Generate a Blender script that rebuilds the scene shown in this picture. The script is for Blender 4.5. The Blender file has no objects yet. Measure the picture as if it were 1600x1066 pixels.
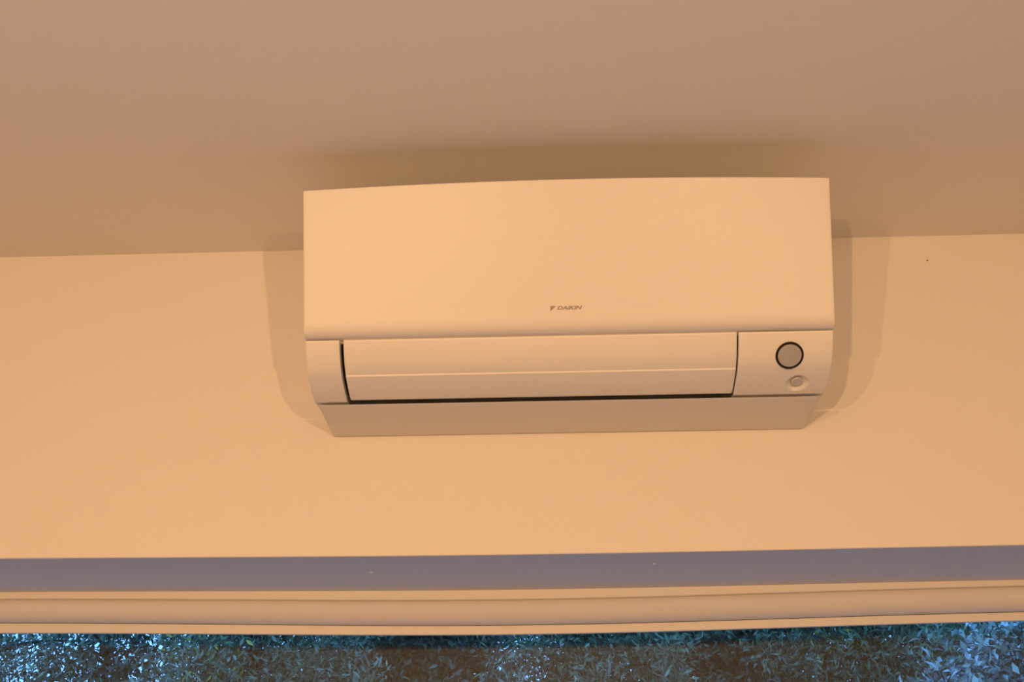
import bpy, bmesh, math, random
import numpy as np
from mathutils import Vector, Matrix

scene = bpy.context.scene
C = scene.collection
Z0 = 2.13                      # height of the air conditioner's lower edge above the floor

# ------------------------------------------------------------------ camera, light, exposure
yaw, pitch, roll = 0.0338, 0.4199, -0.0063
cam_d = bpy.data.cameras.new('camera')
cam = bpy.data.objects.new('camera', cam_d); C.objects.link(cam)
fw = Vector((-math.sin(yaw)*math.cos(pitch), math.cos(yaw)*math.cos(pitch), math.sin(pitch)))
r0 = Vector((math.cos(yaw), math.sin(yaw), 0)); u0 = r0.cross(fw)
rr = r0*math.cos(roll) + u0*math.sin(roll); uu = u0*math.cos(roll) - r0*math.sin(roll)
cam.matrix_world = Matrix(((rr.x, uu.x, -fw.x, -0.0377), (rr.y, uu.y, -fw.y, -1.4766),
                           (rr.z, uu.z, -fw.z, -0.4946 + Z0), (0, 0, 0, 1)))
cam_d.sensor_width = 36; cam_d.lens = 36*1500/1600; cam_d.clip_start = 0.02
scene.camera = cam

world = bpy.data.worlds.new('dusk_sky'); scene.world = world; world.use_nodes = True
bg = world.node_tree.nodes['Background']
bg.inputs[0].default_value = (0.17, 0.445, 1.0, 1); bg.inputs[1].default_value = 2.6

# four bulbs of the row of pendants behind the camera
for x, e in ((-1.12, 1.05), (-0.58, 1.45), (0.02, 0.10), (0.77, 1.45)):
    ld = bpy.data.lights.new('pendant_bulb', 'POINT'); ld.energy = 37*e; ld.color = (1.0, 0.575, 0.283)
    ld.shadow_soft_size = 0.014
    lo = bpy.data.objects.new('pendant_bulb', ld); lo.location = (x, -2.45, Z0 - 0.25); C.objects.link(lo)

vs = scene.view_settings
scene.display_settings.display_device = 'sRGB'
vs.view_transform = 'Standard'; vs.look = 'None'; vs.gamma = 1; vs.use_curve_mapping = False
vs.exposure = 0.0

# ------------------------------------------------------------------ helpers
def mat(name, col, rough=0.5, spec=0.5, noise=0, nscale=40, bump=0, bscale=200, metal=0):
    m = bpy.data.materials.new(name); m.use_nodes = True
    nt = m.node_tree; b = nt.nodes['Principled BSDF']
    b.inputs['Base Color'].default_value = (*col, 1); b.inputs['Roughness'].default_value = rough
    b.inputs['Specular IOR Level'].default_value = spec; b.inputs['Metallic'].default_value = metal
    tc = nt.nodes.new('ShaderNodeTexCoord')
    if noise:
        n = nt.nodes.new('ShaderNodeTexNoise'); n.inputs['Scale'].default_value = nscale; n.inputs['Detail'].default_value = 4
        nt.links.new(tc.outputs['Object'], n.inputs['Vector'])
        r = nt.nodes.new('ShaderNodeMapRange'); r.inputs['To Min'].default_value = 1 - noise; r.inputs['To Max'].default_value = 1 + noise
        nt.links.new(n.outputs['Fac'], r.inputs['Value'])
        mx = nt.nodes.new('ShaderNodeVectorMath'); mx.operation = 'SCALE'; mx.inputs[0].default_value = col
        nt.links.new(r.outputs[0], mx.inputs['Scale']); nt.links.new(mx.outputs[0], b.inputs['Base Color'])
    if bump:
        n = nt.nodes.new('ShaderNodeTexNoise'); n.inputs['Scale'].default_value = bscale; n.inputs['Detail'].default_value = 3
        nt.links.new(tc.outputs['Object'], n.inputs['Vector'])
        bm_ = nt.nodes.new('ShaderNodeBump'); bm_.inputs['Strength'].default_value = bump; bm_.inputs['Distance'].default_value = 0.001
        nt.links.new(n.outputs['Fac'], bm_.inputs['Height']); nt.links.new(bm_.outputs[0], b.inputs['Normal'])
    return m

M = dict(
    wall=mat('wall_paint', (0.80, 0.77, 0.72), 0.75, 0.25, 0.012, 3, 0.12, 260),
    ceil=mat('ceiling_paint', (0.89, 0.86, 0.82), 0.8, 0.2, 0.012, 2.5, 0.08, 220),
    floor=mat('oak_floor', (0.12, 0.10, 0.08), 0.45, 0.4, 0.12, 6),
    plastic=mat('white_plastic', (0.84, 0.82, 0.78), 0.42, 0.4, 0.006, 8),
    chin=mat('white_plastic_matt', (0.80, 0.78, 0.75), 0.5, 0.4, 0.006, 8),
    dark=mat('outlet_black', (0.012, 0.010, 0.009), 0.6, 0.3),
    ring=mat('bezel_brown_black', (0.012, 0.009, 0.008), 0.5, 0.5),
    lens=mat('indicator_grey', (0.43, 0.44, 0.44), 0.35, 0.4),
    button=mat('button_grey', (0.60, 0.57, 0.54), 0.5, 0.3, 0.05, 600),
    logo=mat('logo_grey', (0.34, 0.30, 0.24), 0.45, 0.4),
    frame=mat('window_frame_white', (0.72, 0.71, 0.69), 0.45, 0.4, 0.01, 9),
    fabric=mat('blind_fabric', (0.82, 0.79, 0.74), 0.85, 0.15, 0.02, 30, 0.2, 900),
    rail=mat('blind_rail', (0.86, 0.83, 0.76), 0.5, 0.3, 0.008, 12),
    speck=mat('paint_nib', (0.85, 0.84, 0.8), 0.6, 0.3),
    stain=mat('dark_nib', (0.30, 0.21, 0.14), 0.8, 0.2),
    bark=mat('bark', (0.055, 0.045, 0.035), 0.9, 0.2, 0.4, 25, 0.6, 60),
    paving=mat('paving', (0.44, 0.43, 0.41), 0.8, 0.3, 0.1, 4, 0.3, 40),
    lawn=mat('lawn', (0.07, 0.11, 0.035), 0.9, 0.2, 0.4, 3, 0.8, 80),
)

def glass_mat():
    m = bpy.data.materials.new('window_glass'); m.use_nodes = True; nt = m.node_tree; nt.nodes.clear()
    out = nt.nodes.new('ShaderNodeOutputMaterial'); mix = nt.nodes.new('ShaderNodeMixShader')
    tr = nt.nodes.new('ShaderNodeBsdfTransparent'); tr.inputs[0].default_value = (0.97, 0.985, 0.98, 1)
    gl = nt.nodes.new('ShaderNodeBsdfGlossy'); gl.inputs['Roughness'].default_value = 0.0
    lw = nt.nodes.new('ShaderNodeLayerWeight'); lw.inputs['Blend'].default_value = 0.5
    p = nt.nodes.new('ShaderNodeMath'); p.operation = 'POWER'; p.inputs[1].default_value = 5
    a = nt.nodes.new('ShaderNodeMath'); a.operation = 'MULTIPLY_ADD'; a.inputs[1].default_value = 0.96; a.inputs[2].default_value = 0.04
    nt.links.new(lw.outputs['Facing'], p.inputs[0]); nt.links.new(p.outputs[0], a.inputs[0])
    nt.links.new(a.outputs[0], mix.inputs[0]); nt.links.new(tr.outputs[0], mix.inputs[1]); nt.links.new(gl.outputs[0], mix.inputs[2])
    nt.links.new(mix.outputs[0], out.inputs[0])
    return m
M['glass'] = glass_mat()

def leaf_mat(name, rough, spec):
    m = bpy.data.materials.new(name); m.use_nodes = True; nt = m.node_tree; b = nt.nodes['Principled BSDF']
    at = nt.nodes.new('ShaderNodeAttribute'); at.attribute_name = 'tint'
    nt.links.new(at.outputs['Color'], b.inputs['Base Color'])
    b.inputs['Roughness'].default_value = rough; b.inputs['Specular IOR Level'].default_value = spec
    return m
M['leaf'] = leaf_mat('narrow_leaf', 0.45, 0.5)
M['broad'] = leaf_mat('broad_leaf', 0.3, 0.8)

def link(name, me, m, parent=None, smooth=False, label=None, cat=None, kind=None, group=None):
    o = bpy.data.objects.new(name, me); C.objects.link(o)
    if m: me.materials.append(M[m])
    if smooth:
        for p in me.polygons: p.use_smooth = True
    if parent: o.parent = parent
    if label: o['label'] = label
    if cat: o['category'] = cat
    if kind: o['kind'] = kind
    if group: o['group'] = group
    return o

def empty(name, loc, label, cat, group=None):
    o = bpy.data.objects.new(name, None); C.objects.link(o); o.location = loc; o.empty_display_size = 0.05
    o['label'] = label; o['category'] = cat
    if group: o['group'] = group
    return o

def auto_smooth(me, ang=35):
    bm = bmesh.new(); bm.from_mesh(me)
    bmesh.ops.recalc_face_normals(bm, faces=bm.faces)
    for f in bm.faces: f.smooth = True
    for e in bm.edges:
        if len(e.link_faces) == 2 and e.calc_face_angle(0) > math.radians(ang): e.smooth = False
    bm.to_mesh(me); bm.free()
    return me

def shell(front, back):
    """solid between two point grids front[i][j], back[i][j]"""
    ni, nj = len(front), len(front[0]); n = ni*nj
    vs_ = [p for row in front for p in row] + [p for row in back for p in row]
    F = []
    for i in range(ni-1):
        for j in range(nj-1):
            a, b, c, d = i*nj+j, (i+1)*nj+j, (i+1)*nj+j+1, i*nj+j+1
            F.append((a, b, c, d)); F.append((d+n, c+n, b+n, a+n))
    for i in range(ni-1):
        for j in (0, nj-1): F.append((i*nj+j, (i+1)*nj+j, (i+1)*nj+j+n, i*nj+j+n))
    for j in range(nj-1):
        for i in (0, ni-1): F.append((i*nj+j, i*nj+j+1, i*nj+j+1+n, i*nj+j+n))
    me = bpy.data.meshes.new('m'); me.from_pydata([tuple(p) for p in vs_], [], F)
    return auto_smooth(me)

def boxes(lst, bevel=0):
    bm = bmesh.new()
    for (x0, x1, y0, y1, z0, z1) in lst:
        v = [bm.verts.new((x, y, z)) for x in (x0, x1) for y in (y0, y1) for z in (z0, z1)]
        for q in ((0, 1, 3, 2), (4, 6, 7, 5), (0, 4, 5, 1), (2, 3, 7, 6), (0, 2, 6, 4), (1, 5, 7, 3)):
            bm.faces.new([v[k] for k in q])
    bmesh.ops.recalc_face_normals(bm, faces=bm.faces)
    if bevel: bmesh.ops.bevel(bm, geom=list(bm.edges), offset=bevel, segments=2, affect='EDGES', profile=0.5)
    me = bpy.data.meshes.new('m'); bm.to_mesh(me); bm.free()
    return me

def extrude_x(poly, x0, x1):
    """poly = [(depth, z)] counter order, solid between x0 and x1"""
    n = len(poly)
    vs_ = [(x, -d, z) for x in (x0, x1) for d, z in poly]
    F = [tuple(range(n)), tuple(range(2*n-1, n-1, -1))] + [(i, (i+1) % n, (i+1) % n+n, i+n) for i in range(n)]
    me = bpy.data.meshes.new('m'); me.from_pydata(vs_, [], F)
    return auto_smooth(me, 28)

def spline(pts, n):
    """Catmull-Rom through 2-D points, n samples"""
    P = [np.array(p, float) for p in pts]; P = [2*P[0]-P[1]] + P + [2*P[-1]-P[-2]]
    out = []
    segs = len(pts)-1
    for k in range(n):
        t = k/(n-1)*segs; i = min(int(t), segs-1); t -= i
        a, b, c, d = P[i:i+4]
        out.append(tuple(0.5*((2*b) + (c-a)*t + (2*a-5*b+4*c-d)*t*t + (3*b-a-3*c+d)*t**3)))
    return out

def lathe(profile, n=48):
    """profile [(r, h)] around local +Z; closed at r=0 ends"""
    V, F = [], []; m = len(profile)
    for i in range(n):
        a = 2*math.pi*i/n
        for r, h in profile: V.append((r*math.cos(a), r*math.sin(a), h))
    for i in range(n):
        for j in range(m-1):
            a, b = i*m+j, ((i+1) % n)*m+j
            F.append((a, b, b+1, a+1))
    me = bpy.data.meshes.new('m'); me.from_pydata(V, [], F)
    bm = bmesh.new(); bm.from_mesh(me); bmesh.ops.remove_doubles(bm, verts=bm.verts, dist=1e-6)
    bm.to_mesh(me); bm.free()
    return auto_smooth(me, 40)

def tube(path, radii, n=8):
    V, F = [], []
    for k, p in enumerate(path):
        p = Vector(p); t = (Vector(path[min(k+1, len(path)-1)]) - Vector(path[max(k-1, 0)])).normalized()
        a = t.cross(Vector((0.3, 1, 0.1))).normalized(); b = t.cross(a)
        for i in range(n):
            q = 2*math.pi*i/n; V.append(tuple(p + (a*math.cos(q) + b*math.sin(q))*radii[k]))
    for k in range(len(path)-1):
        for i in range(n): F.append((k*n+i, k*n+(i+1) % n, (k+1)*n+(i+1) % n, (k+1)*n+i))
    F.append(tuple(range(n))[::-1]); F.append(tuple(range((len(path)-1)*n, len(path)*n)))
    return V, F

# ------------------------------------------------------------------ the room
CEIL = Z0 + 0.3495; XL, XR, YF = -4.4, 4.6, -5.3
OX0, OX1 = -1.75, 1.6            # window opening
WT = 0.46                        # wall thickness
def sag(x, a): return a*math.exp(-((x+0.1)/0.5)**2/2)
LINT = Z0 - 0.1878

xs = [OX0 + (OX1-OX0)*i/60 for i in range(61)]
V, F = [], []
prof = 8
for x in xs:
    s0, s1 = sag(x, 0.0062), sag(x, 0.0085)
    V += [(x, 0, CEIL+0.1), (x, 0, LINT-s0+0.002), (x, 0.0006, LINT-s0+0.0006), (x, 0.002, LINT-s0),
          (x, 0.15, LINT-(s0+s1)/2-0.0015), (x, 0.34, LINT-s1-0.0035), (x, WT, LINT-s1-0.0035), (x, WT, CEIL+0.1)]
for i in range(60):
    for j in range(prof):
        a, b = i*prof+j, i*prof+(j+1) % prof
        F.append((a, b, b+prof, a+prof))
F.append(tuple(range(prof))[::-1]); F.append(tuple(60*prof+k for k in range(prof)))
side = boxes([(XL-0.2, OX0, 0, WT, -0.1, CEIL+0.1), (OX1, XR+0.2, 0, WT, -0.1, CEIL+0.1), (OX0, OX1, 0, WT, -0.1, 0.06)])
n0 = len(V); V += [tuple(v.co) for v in side.vertices]; F += [tuple(i+n0 for i in p.vertices) for p in side.polygons]
me = bpy.data.meshes.new('m'); me.from_pydata(V, [], F); auto_smooth(me, 20)
wall_back = link('wall_back', me, 'wall', kind='structure', label='warm white plastered wall above the window')
link('ceiling', boxes([(XL-0.2, XR+0.2, YF-0.2, 0, CEIL, CEIL+0.1)]), 'ceil', kind='structure', label='smooth white painted ceiling')
link('floor', boxes([(XL-0.2, XR+0.2, YF-0.2, 0, -0.1, 0)]), 'floor', kind='structure', label='wooden floor of the room')
link('wall_left', boxes([(XL-0.2, XL, YF, 0, 0, CEIL)]), 'wall', kind='structure', label='warm white side wall')
link('wall_right', boxes([(XR, XR+0.2, YF, 0, 0, CEIL)]), 'wall', kind='structure', label='warm white side wall')
link('wall_front', boxes([(XL-0.2, XR+0.2, YF-0.2, YF, 0, CEIL)]), 'wall', kind='structure', label='warm white wall facing the window')

# nibs in the paint
def nib(loc, r, h, m, parent):
    me = lathe([(0, h), (r*0.6, h*0.8), (r, 0), (0, -h*0.2)], 10); o = link('paint_nib', me, m, parent, True); return o
o = nib(None, 0.0018, 0.001, 'stain', wall_back); o.matrix_basis = Matrix.Translation((0.6282, 0.0, Z0+0.3011)) @ Matrix.Rotation(math.pi/2, 4, 'X')
for x, y, r in ((-0.327, 0.119, 0.0035), (0.135, 0.079, 0.0022)):
    o = nib(None, r, 0.002, 'speck', wall_back)
    s = (sag(x, 0.0062)*(1-y/0.34) + sag(x, 0.0085)*y/0.34) + 0.003*y/0.34
    o.matrix_basis = Matrix.Translation((x, y, LINT-s)) @ Matrix.Rotation(math.pi, 4, 'X')

# ------------------------------------------------------------------ window
WY = 0.425
ZT = LINT - 0.004
win = link('window_1', boxes([(OX0, OX1, WY-0.03, WY+0.035, ZT-0.042, ZT+0.0), (OX0, OX1, WY-0.03, WY+0.035, 0.06, 0.14),
                 (OX0, OX0+0.07, WY-0.03, WY+0.035, 0.14, ZT-0.042), (OX1-0.07, OX1, WY-0.03, WY+0.035, 0.14, ZT-0.042)]),
           'frame', kind='structure', label='wide white framed window looking onto a garden')
for k, y in enumerate((WY-0.008, WY+0.012)):
    link('pane', boxes([(OX0+0.068, OX1-0.068, y, y+0.004, 0.138, ZT-0.040)]), 'glass', win, label='clear window glass')

# ------------------------------------------------------------------ roller blind
BY = 0.285
bl = empty('roller_blind', (0, BY, LINT-0.01), 'rolled-up off-white roller blind fixed under the window head', 'blind')
bl_loc = Vector(bl.location)
def sweep(profile_fn, n=70, x0=OX0+0.02, x1=OX1-0.02):
    """closed section swept along x; profile_fn(x) -> [(y,z)] in world space"""
    V, F = [], []; m = None
    for i in range(n+1):
        x = x0 + (x1-x0)*i/n; p = profile_fn(x); m = len(p)
        V += [(x-bl_loc.x, y-bl_loc.y, z-bl_loc.z) for y, z in p]
    for i in range(n):
        for j in range(m):
            a, b = i*m+j, i*m+(j+1) % m
            F.append((a, b, b+m, a+m))
    F.append(tuple(range(m))[::-1]); F.append(tuple(n*m+k for k in range(m)))
    me = bpy.data.meshes.new('m'); me.from_pydata(V, [], F)
    return auto_smooth(me, 30)
def z_rail_top(x): return Z0 - 0.1895 - sag(x, 0.0105) + 0.0012*x + 0.0
def z_rail_bot(x): return Z0 - 0.2005 - sag(x, 0.0150) + 0.0012*x
def z_gap(x): return Z0 - 0.2395 - sag(x, 0.0165)
def z_bar(x): return Z0 - 0.2610 - sag(x, 0.0160) + 0.0015*x
def rail_prof(x):
    t, b = z_rail_top(x) + 0.004, z_rail_bot(x)
    return [(BY, t), (BY, b+0.0015), (BY+0.0015, b), (BY+0.06, b), (BY+0.06, t)]
link('head_rail', sweep(rail_prof), 'rail', bl)
def roll_prof(x):
    t, b = z_rail_bot(x) + 0.004, z_gap(x)
    h = t-b; cz = b + h*0.52; ry = 0.026; rz = h*0.52
    P = []
    for k in range(28):
        a = 2*math.pi*k/28; P.append((BY+0.004+ry - ry*math.cos(a)*1.0, cz + rz*math.sin(a)))
    return P
link('fabric_roll', sweep(roll_prof), 'fabric', bl)
def bar_prof(x):
    t, b = z_gap(x) + 0.0002, z_bar(x) + 0.0058
    y = BY + 0.037
    return [(y+0.001, t), (y, t-0.001), (y, b+0.001), (y+0.001, b), (y+0.011, b), (y+0.012, b+0.001), (y+0.012, t-0.001), (y+0.011, t)]
def shade_strip_prof(x):  # near-black strip: shade of the gap under the roll, put in as colour
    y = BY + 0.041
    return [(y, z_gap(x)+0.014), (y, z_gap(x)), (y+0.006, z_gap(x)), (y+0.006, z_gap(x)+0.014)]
link('hem_shade_strip', sweep(shade_strip_prof), 'ring', bl, label='dark strip standing in for the shade above the hem bar')
link('hem_bar', sweep(bar_prof), 'rail', bl)

# ------------------------------------------------------------------ air conditioner (local: x right, -y forward, z up; origin at its lower back edge)
ac = empty('air_conditioner', (0, 0, Z0), 'white wall-mounted split air conditioner above the window', 'air conditioner')
HW = 0.389
PAN = [(0.2700, 0.2965), (0.2716, 0.2957), (0.2722, 0.2940)] + \
      [(0.2722+(0.2045-0.2722)*t, 0.2940+(0.1120-0.2940)*t) for t in (0.04, 0.12, 0.25, 0.4, 0.55, 0.7, 0.85, 0.95, 1)] + \
      [(0.2018, 0.1040), (0.1984, 0.0978), (0.1935, 0.0932), (0.1870, 0.0914)]
def bow(x, z): return 0.0135*(1-(x/HW)**2)*max(0, (z-0.09)/0.205)
def panel_grid(inset):
    xs_ = [-HW, -HW+0.0006, -HW+0.002] + [-HW+0.004+(2*HW-0.008)*i/36 for i in range(37)] + [HW-0.002, HW-0.0006, HW]
    G = []
    for k, x in enumerate(xs_):
        e = min(k, len(xs_)-1-k); rb = (0.002, 0.0006, 0.0001)[e] if e < 3 else 0
        G.append([(x, -(d+bow(x, z)-rb-inset), z if inset == 0 else min(z, 0.2935)) for d, z in PAN])
    return G
panel = link('front_panel', shell(panel_grid(0), panel_grid(0.011)), 'plastic', ac)

# casing behind the panel
cas = [(0.0, 0.086), (0.0, 0.288), (0.05, 0.2905), (0.245, 0.2905), (0.2585, 0.287), (0.19, 0.1045), (0.172, 0.0895), (0.10, 0.086)]
link('casing', extrude_x(cas, -HW+0.002, HW-0.002), 'plastic', ac)
# intake grille on the top
for k in range(9):
    d = 0.05 + k*0.021
    link('intake_slat', extrude_x([(d, 0.2900), (d, 0.2935), (d+0.007, 0.2935), (d+0.007, 0.2900)], -0.34, 0.34), 'chin', ac)

LOW = [(0.1850, 0.0889), (0.1765, 0.0735), (0.1650, 0.0575), (0.1510, 0.0445), (0.1260, 0.0315), (0.0990, 0.0222)]
low = spline(LOW, 61)
def low_norm(i):
    a, b = low[max(i-1, 0)], low[min(i+1, len(low)-1)]
    t = np.array(b)-np.array(a); t /= np.linalg.norm(t)
    return np.array((-t[1], t[0])) if -t[1] > 0 else np.array((t[1], -t[0]))      # points forward and down
def low_pt(i, off): n = low_norm(i); return (low[i][0]+n[0]*off, low[i][1]+n[1]*off)

# flap, with a ridge along its length
FX0, FX1 = -0.3322, 0.2488
ridge = min(range(61), key=lambda i: abs(low[i][1]-0.0450))
def flap_off(i):
    if i <= ridge-1: return -0.0010*max(0, (i-ridge+14)/13.0)
    return 0.0004 if i < ridge+2 else 0.0002
idx = list(range(0, 59))
def flap_grid(extra):
    xs_ = [FX0, FX0+0.001] + [FX0+0.003+(FX1-FX0-0.006)*k/24 for k in range(25)] + [FX1-0.001, FX1]
    G = []
    for k, x in enumerate(xs_):
        e = min(k, len(xs_)-1-k); rb = (0.0012, 0.0003)[e] if e < 2 else 0
        row = []
        for i in idx:
            eb = 0.001 if i in (0, idx[-1]) else 0
            d, z = low_pt(i, flap_off(i)-rb-eb-extra) if extra == 0 else low_pt(i, -extra)
            row.append((x, -d, z))
        G.append(row)
    return G
link('louver_flap', shell(flap_grid(0), flap_grid(0.006)), 'plastic', ac)

# dark outlet behind the flap
def outlet_grid(off): return [[(x, -low_pt(i, off)[0], low_pt(i, off)[1]) for i in range(0, 61, 4)] for x in (-0.3385, 0.2525)]
link('air_outlet', shell(outlet_grid(-0.014), outlet_grid(-0.04)), 'dark', ac)

# end caps left and right of the flap
def under(x): return None
BC = (0.3435, 0.1235, 0.0305)      # button centre
ib = min(range(61), key=lambda i: abs(low[i][0]-0.1235)); BCp = np.array(low[ib])
def cap(name, x0, x1, dish):
    n = 110 if dish else 14
    xs_ = [x0, x0+0.0008] + [x0+0.002+(x1-x0-0.004)*k/n for k in range(n+1)] + [x1-0.0008, x1]
    Fg, Bg = [], []
    for k, x in enumerate(xs_):
        e = min(k, len(xs_)-1-k); rb = (0.0012, 0.0003)[e] if e < 2 else 0
        fr, bk = [], []
        for i in range(61):
            off = -rb - (0.0008 if i in (0, 60) else 0)
            if dish:
                s = np.linalg.norm(np.array(low[i])-BCp)
                r = math.hypot(x-BC[0], s)/0.0165
                if r < 1: off -= 0.0085*(1-r**2)**0.8
            d, z = low_pt(i, off); fr.append((x, -d, z))
            t = i/60; bk.append((x, 0.0, 0.086 + (0.030-0.086)*t))
        Fg.append(fr); Bg.append(bk)
    return link(name, shell(Fg, Bg), 'plastic', ac)
cap('end_cap', -HW, -0.3383, False)
disp = cap('display_panel', 0.2516, HW, True)

def on_low(o, x, i, off):
    n = low_norm(i); d, z = low_pt(i, off)
    nz = Vector((0, -n[0], n[1])); ex = Vector((1, 0, 0)); ey = nz.cross(ex)
    o.matrix_basis = Matrix(((ex.x, ey.x, nz.x, x), (ex.y, ey.y, nz.y, -d), (ex.z, ey.z, nz.z, z), (0, 0, 0, 1)))
ii = min(range(61), key=lambda i: abs(low[i][0]-0.1660))
o = link('indicator_bezel', lathe([(0, -0.006), (0.0206, -0.006), (0.0206, 0.0006), (0.0202, 0.0010), (0, 0.0010)], 64), 'ring', disp, label='dark ring around the indicator')
on_low(o, 0.3258, ii, 0)
o = link('indicator_lens', lathe([(0, 0.0), (0.0172, 0.0), (0.0172, 0.0016), (0.0167, 0.0021), (0, 0.0022)], 64), 'lens', disp, label='round grey indicator lens')
on_low(o, 0.3258, ii, 0)
o = link('button', lathe([(0, -0.008), (0.0082, -0.008), (0.0082, -0.0028), (0.0077, -0.0022), (0.003, -0.0025), (0, -0.0025)], 40), 'button', disp, label='small round push button in a dish')
on_low(o, BC[0], ib, 0)

# lower casing that slopes back to the wall
CHW = 0.378
chin_p = spline([(0.0975, 0.0190), (0.075, 0.0146), (0.045, 0.0090), (0.018, 0.0035), (0.003, 0.0002)], 20)
def chin_grid(top):
    xs_ = [-CHW, -CHW+0.001] + [-CHW+0.003+(2*CHW-0.006)*k/20 for k in range(21)] + [CHW-0.001, CHW]
    G = []
    for k, x in enumerate(xs_):
        e = min(k, len(xs_)-1-k); rb = (0.0012, 0.0003)[e] if e < 2 else 0
        G.append([(x*(1+0.016*d/0.1), -d, (z+rb) if not top else 0.020+0.0*z) for d, z in ([(0.0975, 0.0198)] + chin_p[1:] if not top else [(p[0]*0.97, p[1]) for p in chin_p])])
    return G
link('lower_casing', shell(chin_grid(False), chin_grid(True)), 'chin', ac)

# maker's mark and lettering on the panel
def panel_frame(x, z):
    t = (z-0.112)/(0.294-0.112); d = 0.2045 + (0.2722-0.2045)*t
    up = Vector((0, -(0.2722-0.2045), 0.294-0.112)).normalized(); ex = Vector((1, 0, 0)); n = ex.cross(up)
    p = Vector((x, -(d+bow(x, z)), z)) + n*0.0002
    return Matrix(((ex.x, up.x, n.x, p.x), (ex.y, up.y, n.y, p.y), (ex.z, up.z, n.z, p.z), (0, 0, 0, 1)))
cu = bpy.data.curves.new('t', 'FONT'); cu.body = 'DAIKIN'; cu.size = 0.0076; cu.shear = 0.28; cu.offset = 0.0003; cu.extrude = 0.00025; cu.resolution_u = 4
to = bpy.data.objects.new('t', cu); C.objects.link(to)
dg = bpy.context.evaluated_depsgraph_get(); me = bpy.data.meshes.new_from_object(to.evaluated_get(dg))
bpy.data.objects.remove(to); bpy.data.curves.remove(cu)
co = np.array([v.co for v in me.vertices]); mn, mx = co.min(0), co.max(0)
W_, H_ = 0.0368, 0.0056
for v in me.vertices:
    v.co.x = (v.co.x-mn[0])/(mx[0]-mn[0])*W_; v.co.y = (v.co.y-mn[1])/(mx[1]-mn[1])*H_
me.materials.clear()
o = link('lettering', me, 'logo', panel, label='small grey brand lettering'); o.matrix_basis = panel_frame(-0.0142, 0.1200)
V = [(0, 0.0, z) for z in (-0.0002, 0.00025)] + [(0, 0.0108, z) for z in (-0.0002, 0.00025)] + [(0.0116, 0.0108, z) for z in (-0.0002, 0.00025)]
me = bpy.data.meshes.new('m'); me.from_pydata(V, [], [(0, 4, 2), (1, 3, 5), (0, 1, 5, 4), (4, 5, 3, 2), (2, 3, 1, 0)])
o = link('logo_mark', auto_smooth(me), 'logo', panel, label='small grey triangular emblem'); o.matrix_basis = panel_frame(-0.0240, 0.1181)

# ------------------------------------------------------------------ garden
link('terrace', boxes([(-7, 7, WT, 3.4, -0.25, -0.06)]), 'paving', kind='structure', label='pale paved terrace outside the window')
link('lawn', boxes([(-14, 14, 3.4, 16, -0.25, -0.08)]), 'lawn', kind='structure', label='grass of the garden')
rng = np.random.default_rng(7); random.seed(7)

def leaves(n, centres, spread, length, width, cols, droop=0.35, up=0.0, seed=0):
    """n small pointed leaves scattered round the given twig points"""
    g = np.random.default_rng(seed)
    k = g.integers(0, len(centres), n)
    P = centres[k] + g.normal(0, 1, (n, 3))*spread
    D = g.normal(0, 1, (n, 3)); D[:, 2] -= droop*1.5; D[:, 2] += up; D /= np.linalg.norm(D, axis=1)[:, None]
    S = np.cross(D, g.normal(0, 1, (n, 3)) + (np.array([0, 0, 2.0]) if up else 0)); S /= np.linalg.norm(S, axis=1)[:, None]
    N = np.cross(S, D)
    L = (length*g.uniform(0.6, 1.3, n))[:, None]; Wd = (width*g.uniform(0.7, 1.3, n))[:, None]
    v = np.stack([P, P + D*L*0.45 + S*Wd*0.5 + N*Wd*0.18, P + D*L - N*L*0.12, P + D*L*0.45 - S*Wd*0.5 + N*Wd*0.18], 1).reshape(-1, 3)
    me = bpy.data.meshes.new('leaves'); me.vertices.add(4*n); me.vertices.foreach_set('co', v.astype(np.float32).ravel())
    b = np.arange(n)*4; tri = np.stack([b, b+1, b+2, b, b+2, b+3], 1).ravel().astype(np.int32)
    me.loops.add(6*n); me.loops.foreach_set('vertex_index', tri)
    me.polygons.add(2*n); me.polygons.foreach_set('loop_start', np.arange(2*n, dtype=np.int32)*3)
    me.update(calc_edges=True)
    cols = np.array(cols); tw = g.integers(0, len(cols), len(centres)); pick = np.where(g.random(n) < 0.7, tw[k], g.integers(0, len(cols), n))
    c = cols[pick]*g.uniform(0.7, 1.35, (n, 1)); c4 = np.concatenate([c, np.ones((n, 1))], 1)
    at = me.color_attributes.new('tint', 'FLOAT_COLOR', 'POINT'); at.data.foreach_set('color', np.repeat(c4, 4, 0).astype(np.float32).ravel())
    return me

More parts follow.
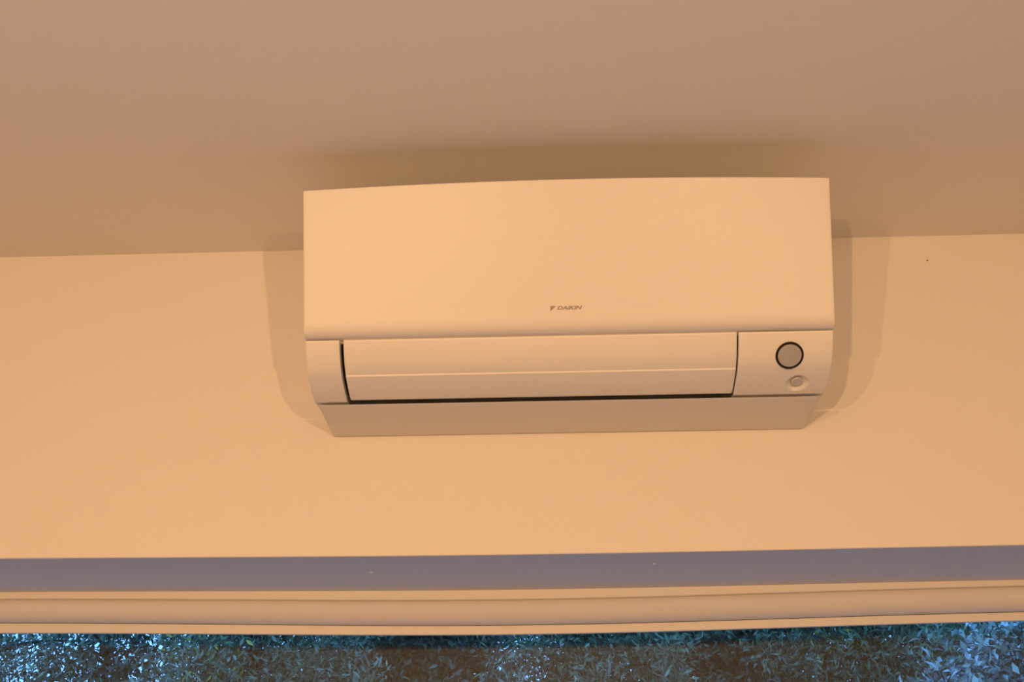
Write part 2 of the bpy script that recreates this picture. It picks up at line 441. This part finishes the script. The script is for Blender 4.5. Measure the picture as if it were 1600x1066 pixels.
GRN = [(0.11, 0.16, 0.08), (0.16, 0.21, 0.12), (0.07, 0.12, 0.06), (0.20, 0.24, 0.16)]
YEL = (0.48, 0.40, 0.06)
def tree(name, loc, height, rad, n, llen, lwid, label, cols, seed, lean=0.0, ntw=420, group=None, cz=0.56):
    t = empty(name, loc, label, 'tree', group); g = np.random.default_rng(seed)
    path, rad_ = [], []
    for k in range(9):
        s = k/8; path.append((lean*s*height*0.5 + 0.06*math.sin(3*s+seed), 0.05*math.cos(4*s+seed), s*height*0.9)); rad_.append(0.055*(1-0.85*s)+0.006)
    V, F = tube(path, rad_)
    top = np.array(path)
    tw = []
    for b in range(26):                     # branches
        s = 0.22 + 0.76*b/26; p0 = top[min(8, int(s*8))]*(1-(s*8 % 1)) + top[min(8, int(s*8)+1)]*(s*8 % 1)
        a = b*2.4 + seed; L = rad*(0.55+0.6*g.random())*(1-0.45*max(0, s-0.5)*2)
        pts, rs = [], []
        for k in range(6):
            q = k/5; pts.append((p0[0]+math.cos(a)*L*q, p0[1]+math.sin(a)*L*q*0.85, p0[2]+L*(0.55*q-0.35*q*q))); rs.append(0.018*(1-q)+0.003)
        v, f = tube(pts, rs, 5); n0 = len(V); V += v; F += [tuple(i+n0 for i in x) for x in f]
        for k in range(ntw//26):
            q = 0.25 + 0.8*g.random(); i = min(4, int(q*5)); pp = np.array(pts[i]) + np.clip(g.normal(0, 0.24*rad, 3), -0.34*rad, 0.34*rad); tw.append(pp)
    me = bpy.data.meshes.new('m'); me.from_pydata(V, [], F); link('trunk', me, 'bark', t, True)
    link('foliage', leaves(n, np.array(tw), 0.085*rad, llen, lwid, cols, seed=seed), 'leaf', t, kind='stuff')
    return t
G0 = -0.08
YG = GRN*6 + [YEL]
front = ((-4.35, 5.9, 13000, 'airy garden tree with blue sky showing through its crown', GRN, 0.0),
         (-2.15, 5.5, 46000, 'garden tree with grey-green leaves and a few yellow ones', YG, 0.0),
         (0.05, 5.7, 46000, 'garden tree with a thin dark trunk leaning to one side', GRN, 0.12),
         (2.25, 5.6, 56000, 'full leafy garden tree behind the broad-leaved shrub', YG, 0.0),
         (4.45, 5.8, 46000, 'garden tree standing past the broad-leaved shrub', GRN, 0.0))
for k, (x, y, n, lab, cols, lean) in enumerate(front):
    t_ = tree('tree', (x, y, G0), 4.4, 0.86, n, 0.066, 0.018, lab, cols, 11+k, lean, ntw=1300)
    if lean:                    # thin dark bough in front of the crown
        P = [(0.05, 5.7, 0.8), (-0.35, 5.1, 1.5), (-0.46, 4.75, 1.95), (-0.41, 4.62, 2.12), (-0.36, 4.6, 2.26), (-0.29, 4.6, 2.41), (-0.12, 4.65, 2.75), (0.1, 4.8, 3.2)]
        v, f = tube([(px-x, py-y, pz-G0) for px, py, pz in P], [0.02, 0.016, 0.012, 0.010, 0.009, 0.009, 0.007, 0.003], 7)
        me = bpy.data.meshes.new('m'); me.from_pydata(v, [], f); link('bough', me, 'bark', t_, True)
back = ((-4.5, 11500, 'thin dark tree in the back row behind the airy tree'), (-1.35, 58000, 'dark tree in the back row behind the tree with yellow leaves'),
        (1.75, 44000, 'dark tree in the back row behind the leaning trunk'), (4.6, 48000, 'dark tree in the back row behind the shrub'))
for k, (x, n, lab) in enumerate(back):
    tree('tree', (x, 8.5, G0), 5.2, 1.25, n, 0.095, 0.040, lab, [(0.05, 0.09, 0.05), (0.08, 0.12, 0.07)], 30+k, group='back row of garden trees', ntw=1600)

# broad-leaved shrub close to the window
sh = empty('shrub', (2.05, 2.35, -0.06), 'shrub with broad glossy pale leaves close outside the window', 'shrub')
V, F, tw = [], [], []
g = np.random.default_rng(5)
for b in range(34):
    a = b*2.4; R = 0.85*math.sqrt((b+1)/34); h = 2.30 - 0.50*(R/0.85)**2 + g.uniform(-0.12, 0.08)
    pts = [(math.cos(a)*R*q*(1.4-0.4*q), math.sin(a)*R*q*0.8, h*q) for q in (0, 0.25, 0.5, 0.75, 1)]
    v, f = tube(pts, [0.014, 0.012, 0.009, 0.006, 0.003], 5); n0 = len(V); V += v; F += [tuple(i+n0 for i in x) for x in f]
    for k in range(22):
        q = 0.35 + 0.65*g.random()**0.7; tw.append((math.cos(a)*R*q*(1.4-0.4*q), math.sin(a)*R*q*0.8, h*q))
me = bpy.data.meshes.new('m'); me.from_pydata(V, [], F); link('stem', me, 'bark', sh, True)
link('foliage', leaves(44000, np.array(tw), 0.075, 0.048, 0.020, [(0.40, 0.50, 0.52), (0.30, 0.42, 0.34), (0.50, 0.58, 0.62), (0.10, 0.12, 0.07)], droop=0, up=0.5, seed=9), 'broad', sh, kind='stuff')
